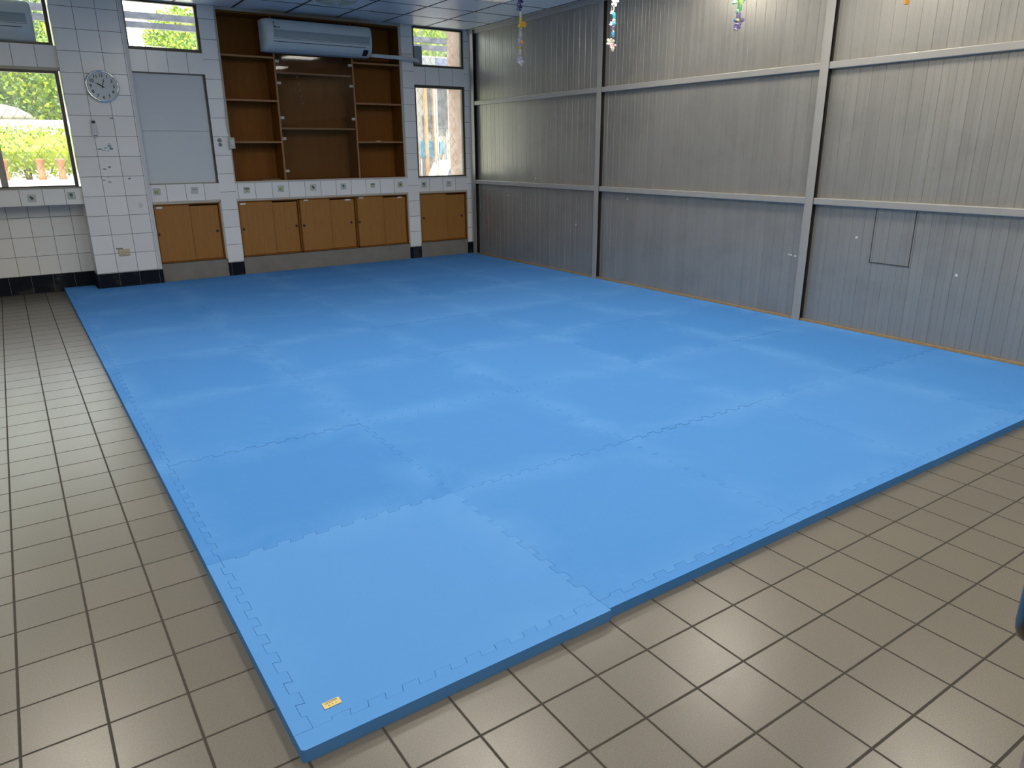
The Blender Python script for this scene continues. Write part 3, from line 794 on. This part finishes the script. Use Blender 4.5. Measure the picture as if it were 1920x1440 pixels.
garland(GX, 3.945, 'garland of blue, teal and white foil pieces before the steel post',
        [('tube', 'white', 2.88, 2.83, 0), ('bow', 'blue', 2.80, 2.73, 0), ('bow', 'white', 2.71, 2.645, .006), ('loop', 'white', 2.65, 2.60, -.006), ('bow', 'white', 2.61, 2.57, -.012), ('tube', 'teal', 2.592, 2.545, .006), ('tube', 'pink', 2.54, 2.52, .008), ('bow', 'lilac', 2.535, 2.475, -.004), ('tube', 'teal', 2.52, 2.49, .01),
         ('loop', 'violet', 2.48, 2.45, 0), ('bow', 'white', 2.45, 2.425, .004), ('tube', 'blue', 2.435, 2.395, 0), ('bow', 'cream', 2.385, 2.32, -.022), ('bow', 'pink', 2.35, 2.29, 0), ('tube', 'cream', 2.31, 2.275, .002)], 2.29)
garland(GX, 2.54, 'garland of green foil tubes ending in a violet bow',
        [('tube', 'green', 2.85, 2.80, 0), ('bow', 'yellow', 2.78, 2.71, 0), ('tube', 'white', 2.69, 2.64, 0), ('bow', 'green', 2.62, 2.55, 0), ('bow', 'mint', 2.52, 2.455, -.03), ('bow', 'mint', 2.51, 2.46, .015), ('tube', 'lime', 2.485, 2.452, 0), ('tube', 'green', 2.447, 2.408, .002), ('tube', 'mint', 2.418, 2.395, -.012),
         ('tube', 'white', 2.403, 2.396, .002), ('tube', 'violet', 2.394, 2.355, .0), ('loop', 'white', 2.396, 2.352, -.012), ('bow', 'violet', 2.375, 2.305, .004), ('tube', 'blue', 2.352, 2.336, -.022), ('tube', 'yellow', 2.352, 2.335, -.006), ('loop', 'lilac', 2.335, 2.30, -.012), ('bow', 'violet', 2.318, 2.272, -.006)], 2.285)
garland(GX, 1.256, 'garland ending in an orange foil tube, nearest the viewer',
        [('tube', 'yellow', 2.85, 2.80, 0), ('bow', 'orange', 2.76, 2.69, 0), ('tube', 'white', 2.66, 2.61, 0), ('bow', 'yellow', 2.58, 2.51, 0), ('tube', 'orange', 2.48, 2.44, 0), ('bow', 'white', 2.42, 2.36, 0), ('tube', 'orange', 2.335, 2.262, 0)], 2.275)

# ------------------------------------------------------------------ foam mats
HM = .038; BW = .05; AMP = .012
ORD = ['front', 'second', 'third', 'fourth', 'fifth', 'sixth', 'seventh', 'back']
ORDL = ['first', 'second', 'third', 'fourth', 'fifth']
def teeth(p0, p1, phase):
    """zigzag of dovetail teeth from p0 to p1 (2D); offset to the left of travel where positive"""
    p0, p1 = Vector(p0), Vector(p1); L = (p1-p0).length; d = (p1-p0)/L; q = Vector((-d.y, d.x))
    nn = max(4, round(L/.05)); st = L/nn; out = [p0.copy()]; e = .0035
    lev = [0] + [(AMP if (i+phase) % 2 else -AMP) for i in range(1, nn-1)] + [0]
    for i in range(1, nn):
        a, c = lev[i-1], lev[i]; t = i*st
        s = 1 if c < a else -1
        out.append(p0 + d*(t + (s*e if a else 0)) + q*a)
        out.append(p0 + d*(t - (s*e if c else 0)) + q*c)
    out.append(p1.copy())
    return out
XE = [BW, 1, 2, 3, 4, 5.036]; YE = [BW, 1, 2, 3, 4, 5, 6, 7, 7.483]
EC = {}
def edge(a, c):                                   # shared polyline between grid corners a -> c
    if (a, c) in EC: return EC[(a, c)]
    if (c, a) in EC: return list(reversed(EC[(c, a)]))
    EC[(a, c)] = teeth(a, c, len(EC) % 2); return EC[(a, c)]
def slab(name, outline, origin, mats, shrink, dz=0, tilt=(0, 0)):
    ox, oy = origin
    pts = []
    for p in outline:
        q = Vector((p[0], p[1]))
        if not pts or (q-pts[-1]).length > 1e-5: pts.append(q)
    if (pts[0]-pts[-1]).length < 1e-5: pts.pop()
    ar = sum(pts[i-1].x*pts[i].y-pts[i].x*pts[i-1].y for i in range(len(pts)))
    if ar < 0: pts.reverse()
    # move every side inwards so that a hairline gap is left to the neighbours
    n_ = len(pts); ins = []
    for i in range(n_):
        a, p, c = pts[i-1], pts[i], pts[(i+1) % n_]
        d1 = (p-a).normalized(); d2 = (c-p).normalized()
        n1 = Vector((-d1.y, d1.x)); n2 = Vector((-d2.y, d2.x)); mm = n1+n2
        den = 1+n1.dot(n2)
        ins.append(p + (mm/den if den > .2 else n1)*shrink)
    bm = bmesh.new()
    vs = [bm.verts.new((p.x-ox, p.y-oy, HM)) for p in ins]
    top = bm.faces.new(vs)
    r = bmesh.ops.extrude_face_region(bm, geom=[top])
    ev = [g for g in r['geom'] if isinstance(g, bmesh.types.BMVert)]
    for v in ev: v.co.z = 0.0
    bm.faces.ensure_lookup_table()
    bmesh.ops.recalc_face_normals(bm, faces=bm.faces)
    te = [e for e in bm.edges if all(abs(v.co.z-HM) < 1e-6 for v in e.verts)]
    bmesh.ops.bevel(bm, geom=te, offset=.0007, segments=2, affect='EDGES', profile=.5)
    for v in bm.verts:
        if v.co.z > .01: v.co.z += dz + tilt[0]*v.co.x + tilt[1]*v.co.y
    me = bpy.data.meshes.new(name); bm.to_mesh(me); bm.free()
    for mt in mats: me.materials.append(mt)
    o = bpy.data.objects.new(name, me); COL.objects.link(o); o.location = (ox, oy, 0)
    return o
rm = random.Random(11)
TONE = {(0, 0): .95, (1, 0): .55, (2, 0): .55, (3, 0): .6, (0, 1): .25, (1, 1): .45, (2, 1): .5, (3, 1): .45, (0, 2): .35, (1, 2): .4, (2, 2): .55, (3, 2): .2, (4, 1): .15, (4, 2): .15}
mats_ = {}
for i in range(5):
    for j in range(8):
        x0, x1, y0, y1 = XE[i], XE[i+1], YE[j], YE[j+1]
        A, B, C, D = (x0, y0), (x1, y0), (x1, y1), (x0, y1)
        if (i, j) == (0, 7):
            out = edge(A, B) + edge(B, C) + [Vector(p) for p in ((.975, 7.483), (.975, 7.437), (.298, 7.437), (.298, 7.74))] + [Vector((BW, 7.74))] + list(reversed(teeth(A, (x0, 7.74), 1)))
            EC[(A, D)] = teeth(A, (x0, 7.74), 1)
        else:
            out = edge(A, B)
            out = out + (edge(B, C) if i < 4 else [Vector(B), Vector(C)])
            out = out + (edge(C, D) if j < 7 else [Vector(C), Vector(D)])
            out = out + edge(D, A)
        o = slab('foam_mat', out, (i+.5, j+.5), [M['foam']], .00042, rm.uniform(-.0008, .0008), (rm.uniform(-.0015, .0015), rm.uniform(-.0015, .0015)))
        row = ORD[j] + ' row' if j in (0, 7) else ORD[j] + ' row from the front'
        lab = 'blue interlocking foam mat, ' + (['leftmost', 'second from the left', 'in the middle', 'second from the right', 'rightmost along the metal wall'][i]) + ' of the ' + row
        if i == 2: lab = lab.replace('in the middle of', 'middle one of')
        if (i, j) == (0, 0): lab = 'blue foam mat at the front left corner with a small yellow label'
        tag(o, lab, 'mat', 'blue foam floor mats')
        mats_[(i, j)] = o
        t = TONE.get((i, j), rm.uniform(.2, .55)); o.color = (t, t, t, 1)
for i in range(5):
    A, B = (XE[i] if i else BW, BW), (XE[i+1], BW)
    out = [Vector(p) for p in edge(A, B)]
    lo = 0 if i == 0 else XE[i]
    sh = -.010 if i == 0 else rm.uniform(-.002, .002)
    if i == 0:
        rr = .012; cor = [Vector((rr-rr*math.sin(t), rr-rr*math.cos(t))) for t in (0, .4, .8, 1.2, PI/2)]
        out += [Vector((XE[1], sh))] + [Vector((c.x, c.y+sh)) for c in cor] + [Vector((0, BW))]
    else: out += [Vector((XE[i+1], sh)), Vector((lo, sh))]
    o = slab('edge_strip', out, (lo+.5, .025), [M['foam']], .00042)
    t = mats_[(i, 0)].color[0]; o.color = (t, t, t, 1); tag(o, 'narrow blue foam edging strip along the front, ' + ('at the left corner' if i == 0 else 'rightmost' if i == 4 else ORDL[i] + ' from the left'), 'mat edging', 'foam edging strips')
for j in range(8):
    y0 = YE[j]; y1 = 7.74 if j == 7 else YE[j+1]
    e = EC.get(((BW, y0), (BW, YE[j+1]))) or list(reversed(EC[((BW, YE[j+1]), (BW, y0))]))
    out = [Vector(p) for p in e] + [Vector((0, y1)), Vector((0, y0))]
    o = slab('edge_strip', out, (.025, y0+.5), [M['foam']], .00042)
    t = mats_[(0, j)].color[0]; o.color = (t, t, t, 1); tag(o, 'narrow blue foam edging strip on the left side, ' + ('front end' if j == 0 else 'back end by the pillar' if j == 7 else ORD[j] + ' from the front'), 'mat edging', 'foam edging strips')
# yellow label on the corner mat
b = MB(); z = HM+.0008
cx, cy = .1205, .106; ca, sa = math.cos(.03), math.sin(.03)
def S(u, v, zz): return (cx+u*ca-v*sa, cy+u*sa+v*ca, zz)
def rect(u0, u1, v0, v1, zz, mi): b.prism([S(u0, v0, zz), S(u1, v0, zz), S(u1, v1, zz), S(u0, v1, zz)], (0, 0, .0004), mi)
rect(-.0235, .0235, -.0125, .0125, z, 0)
rect(-.017, .017, .0083, .0098, z+.0002, 1); rect(-.018, -.008, .003, .0045, z+.0002, 1)
for k in range(9): rect(-.006+.0027*k, -.0045+.0027*k, .0028+.0002*k, .0058+.0002*k, z+.0002, 1 if k < 2 else 2)
for u, mi in ((-.012, 2), (-.0085, 2), (-.001, 2), (.008, 3), (.011, 3)): rect(u, u+.0026, -.006, -.003, z+.0002, mi)
lb = b.build('label_sticker', [M['sticker'], M['ink'], M['brown_ink'], M['fruit_lime']], mats_[(0, 0)])
lb['label'] = 'small yellow label printed with fine dark text'

# ------------------------------------------------------------------ chrome tube at the right edge
dr = bpy.data.objects.new('door_1', None); COL.objects.link(dr); dr.location = (.472, -1.267, 0)
tag(dr, 'mauve grey door leaf standing open at the lower right edge', 'door', kind='structure')
E0 = Vector((.472, -1.267, 0)); DU = Vector((.80, -.60, 0)); DN = Vector((.60, .80, 0))
def dpt(u, v, z): return E0 + DU*u + DN*v + Vector((0, 0, z))
b = MB(); b.prism([dpt(0, 0, .006), dpt(.62, 0, .006), dpt(.62, .036, .006), dpt(0, .036, .006)], (0, 0, 2.05)); b.build('leaf', M['mauve'], dr, .003)
b = MB(); hb = .880; b.tube([dpt(.021, .088, hb), dpt(.021, .088, hb+.003), dpt(.021, .088, hb+.010), dpt(.021, .088, hb+.02), dpt(.021, .088, hb+.42), dpt(.021, .088, hb+.44)], [.012, .0165, .0195, .0205, .0205, .017], 24)
b.build('pull_handle', M['pole'], dr)
for z in (hb+.06, hb+.38): MB().tube([dpt(.021, .030, z), dpt(.021, .075, z)], .009, 12).build('handle_bracket', M['pole'], dr)
# ------------------------------------------------------------------ outdoors
tag(box('ground_outside', (-30, 40, 8.1, 60, -.3, -.12), plain('pale_paving', (.55, .52, .46), .9, var=.1, scale=2)), 'pale paving outside the windows', 'ground', kind='structure')
def leafy(name, c, r, nleaf, size, mats, label, cat, group=None, seed=0, trunk=None, flat=.35):
    rd = random.Random(seed); root = empty(name, (c[0], c[1], -.12), label, cat, group)
    b = MB()
    for k in range(nleaf):
        u = rd.uniform(-1, 1); th = rd.uniform(0, 2*PI); q = math.sqrt(1-u*u); rr = rd.uniform(.72, 1.05)
        p = Vector((c[0]+r[0]*q*math.cos(th)*rr, c[1]+r[1]*q*math.sin(th)*rr, c[2]+r[2]*u*rr))
        a = Vector((rd.gauss(0, 1), rd.gauss(0, 1), rd.gauss(0, .6))).normalized(); s = size*rd.uniform(.6, 1.3)
        t = a.orthogonal().normalized(); t.rotate(Matrix.Rotation(rd.uniform(0, 6.28), 3, a)); w = a.cross(t)
        b.quad([p-t*s, p+w*s*.42, p+t*s, p-w*s*.42], rd.randrange(len(mats)))
    b.build('foliage', mats, root)
    b = MB()
    b.tube([(c[0], c[1], -.12), (c[0]+.03, c[1], (c[2]-.12)/2), (c[0], c[1], c[2])], trunk or .05, 8); b.build('trunk', plain('bark', (.10, .075, .05), .9), root)
    cb_ = MB(); bmesh.ops.create_icosphere(cb_.bm, subdivisions=2, radius=1); bmesh.ops.scale(cb_.bm, vec=[x*.72 for x in r], verts=cb_.bm.verts); bmesh.ops.translate(cb_.bm, vec=c, verts=cb_.bm.verts)
    cb_.build('inner_foliage', mats[0], root)
    return root
LY = m_leaf('yellow_green_leaf', (.20, .26, .008), (.30, .36, .014)); LG = m_leaf('bright_green_leaf', (.09, .17, .012), (.17, .27, .022)); LD = m_leaf('dark_green_leaf', (.03, .07, .012), (.06, .12, .02))
leafy('clipped_hedge', (0, 12.6, 1.46), (3.2, .5, .38), 9000, .036, [LY, LY, LG], 'long yellow green clipped hedge seen through the left window', 'hedge', None, 20)
for k, (x, y, z, r, label) in enumerate(((-1.5, 16.4, 3.2, (1.45, 1.0, 1.3), 'bright green leafy tree beyond the left part of left window'), (1.3, 17.4, 3.0, (1.25, 1.0, 1.25), 'bright green leafy tree seen through left window beside the pillar'),
                                         (.1, 20.5, 3.4, (2.6, 1.2, 2.0), 'broad darker green tree standing behind the two brighter ones'),
                                         (3.1, 15, 3.35, (.75, .7, .75), 'small green tree in the corner of the upper middle window'))):
    leafy('leafy_tree', (x, y, z), r, (8000, 8000, 9000, 4500)[k], (.055, .055, .075, .055)[k], ([LG, LY, LD], [LG, LY, LD], [LD, LG], [LG, LY])[k], label, 'tree', 'trees outside', 40+k, .12)
leafy('leafy_tree', (9.2, 16, 4.3), (1.8, 1.2, 1.0), 5200, .07, [LG, LY], 'bright green tree above the beam in upper right window', 'tree', 'trees outside', 50, .15)
# low wall with terracotta posts, under the bushes
tag(MB().box(-3, 3.2, 11.6, 11.8, -.12, 1.06).build('garden_wall', plain('white_plaster', (.80, .78, .72), .8)), 'low white garden wall outside the left window', 'wall')
for k, x in enumerate((-.72, -.30, .16, .42)):
    o = MB().lathe([(.05, 1.06), (.06, 1.09), (.045, 1.12), (.05, 1.30), (.065, 1.33), (.065, 1.36)], (x, 11.7, 0), 'z', 14).build('terracotta_post', plain('terracotta', (.24, .09, .035), .8))
    tag(o, 'terracotta post on garden wall, %s from the left' % ['first', 'second', 'third', 'fourth'][k], 'post', 'terracotta posts on the garden wall')
# pale domed canopy and bright walk
pv = empty('garden_umbrella', (-.25, 15.2, -.12), 'pale domed garden umbrella beyond the bushes', 'umbrella')
MB().lathe([(.62, 2.02), (.55, 2.12), (.38, 2.22), (.16, 2.28), (.02, 2.29)], (-.25, 15.2, 0), 'z', 24).build('canopy', plain('pale_canvas', (.22, .20, .14), .8), pv)
MB().tube([(-.25, 15.2, -.12), (-.25, 15.2, 2.1)], .03, 8).build('pole', M['alu_light'], pv)
tag(MB().box(-4, 4, 14.0, 14.12, -.12, 1.98).build('boundary_wall', plain('sunlit_render', (.82, .78, .70), .8)), 'pale boundary wall behind the clipped bushes', 'wall')
# grey beams passing the upper windows
BL = plain('slate_blue_paint', (.018, .022, .040), .5)
tag(MB().box(-4, 7.2, 8.98, 9.06, 2.965, 3.035).build('outdoor_beam', BL), 'upper slate blue beam passing behind the high windows', 'beam', 'outdoor beams')
tag(MB().box(-4, 7.2, 8.98, 9.06, 2.865, 2.93).build('outdoor_beam', BL), 'lower slate blue beam passing behind the high windows', 'beam', 'outdoor beams')
# mosaic column outside the right windows
nm = NT('brown_mosaic'); P_ = nm.sep(nm.pos())
dd = nm.math('MINIMUM', nm.math('MINIMUM', nm.line(P_[0], 0, .05), nm.line(P_[2], 0, .05)), nm.line(P_[1], 0, .05)); ww = nm.white(nm.comb(nm.cell(P_[0], 0, .05), nm.cell(P_[1], 0, .05), nm.cell(P_[2], 0, .05)))
nm.set(Base_Color=nm.mix(nm.rng(dd, .0015, .003), (.34, .25, .19), nm.mix(ww, (.30, .17, .11), (.40, .24, .16))), Roughness=.6)
tag(MB().box(4.986, 5.75, 7.605, 7.945, 0, 3.1).build('mosaic_column', nm.m), 'brown mosaic tiled column just outside the right windows', 'column')
# odds and ends through the tall right window
def on_legs(name, x0, x1, z0, z1, mat, label, cat, y=12.1):
    root = empty(name, ((x0+x1)/2, y, -.12), label, cat)
    MB().box(x0, x1, y, y+.05, z0, z1).build('board', mat, root, .008)
    for x in (x0+.015, x1-.015): MB().tube([(x, y+.065, -.12), (x, y+.065, z1)], .012, 8).build('leg', M['alu_light'], root)
on_legs('grey_tarpaulin', 6.80, 7.32, 1.86, 2.62, plain('grey_canvas', (.028, .028, .031), .8, var=.3, scale=4), 'dark grey sheet stretched between poles outside the tall right window', 'sheet')
on_legs('blue_panel', 6.62, 6.93, 1.30, 1.62, plain('cyan_paint', (.010, .10, .165), .5), 'bright blue panel outside the tall right window', 'panel', 11.95)
on_legs('blue_panel', 7.02, 7.14, 1.38, 1.60, plain('grey_cyan_paint', (.04, .11, .14), .5), 'narrow grey blue panel beside the larger bright blue one outside', 'panel', 11.95)
pw = MB(); pw.box(6.3, 7.7, 12.2, 12.3, -.12, 3.2)
tag(pw.build('screen_wall', plain('pale_grey_render', (.17, .155, .13), .8, var=.25, scale=3)), 'pale screen wall behind the blue panels', 'wall')
for k, x in enumerate((6.66, 6.84)):
    tag(MB().box(x, x+.05, 11.82, 11.88, -.12, 2.6).build('orange_post', plain('orange_paint', (.24, .12, .04), .7)), ['left', 'right'][k] + ' orange post outside the tall right window', 'post', 'orange posts outside')
wt = empty('parked_car', (6.9, 11.4, -.12), 'small white car low in the tall right window', 'car')
b = MB(); b.prism([(6.5, 11.0, .78), (7.25, 11.0, .78), (7.2, 11.0, 1.02), (7.08, 11.0, 1.2), (6.95, 11.0, 1.26), (6.78, 11.0, 1.26), (6.66, 11.0, 1.2), (6.56, 11.0, 1.02)], (0, .6, 0)); b.build('cabin', plain('white_gloss_paint', (.5, .5, .52), .3), wt, .03)
b = MB(); b.prism([(6.62, 10.99, .84), (7.14, 10.99, .84), (7.1, 10.99, 1.0), (7.0, 10.99, 1.14), (6.92, 10.99, 1.18), (6.8, 10.99, 1.18), (6.72, 10.99, 1.14), (6.65, 10.99, 1.0)], (0, .02, 0)); b.build('windscreen', plain('grey_glass', (.08, .095, .11), .15), wt)
b = MB(); b.box(6.4, 7.35, 10.6, 11.8, .12, .78); b.build('body', M['white_car'], wt, .05)
for x in (6.45, 7.2):
    for y in (10.75, 11.6): MB().lathe([(.10, -.04), (.24, -.05), (.24, .05), (.10, .04)], (x+.05, y, .12), 'y', 20).build('wheel', M['black'], wt)
# pale walls that show through the upper right window
on_legs('awning_board', 5.3, 5.93, 2.5, 2.9, plain('pale_grey_sheet', (.13, .13, .125), .7), 'pale grey awning board outside the upper right window', 'board', 10.0)
on_legs('awning_board', 5.95, 6.6, 2.5, 2.9, plain('lilac_blue_sheet', (.075, .085, .125), .7), 'lilac blue awning board outside the upper right window', 'board', 10.02)

# ------------------------------------------------------------------ light
wd = bpy.data.worlds.new('World'); SC.world = wd; wd.use_nodes = True
bg = wd.node_tree.nodes['Background']; bg.inputs[0].default_value = (.90, .95, 1.0, 1); bg.inputs[1].default_value = 6.0
sun = bpy.data.lights.new('sun', 'SUN'); sun.energy = 15; sun.angle = .01; sun.color = (1, .95, .85)
so = bpy.data.objects.new('sun', sun); COL.objects.link(so)
so.rotation_euler = Vector((.25, .62, -.95)).to_track_quat('-Z', 'Y').to_euler()
LP = 19.5
for x in LAMPX:
    for y in LAMPY:
        vis = (x == LAMPX[0] and y == LAMPY[0])
        if y > 5: continue
        l = bpy.data.lights.new('louvre_lamp', 'AREA'); l.shape = 'SQUARE'; l.size = .54; l.energy = LP; l.color = (1, .92, .775); l.spread = math.radians(180)
        o = bpy.data.objects.new('louvre_lamp', l); COL.objects.link(o)
        o.location = (x, y, ZC+.09 if vis else ZC-.006)
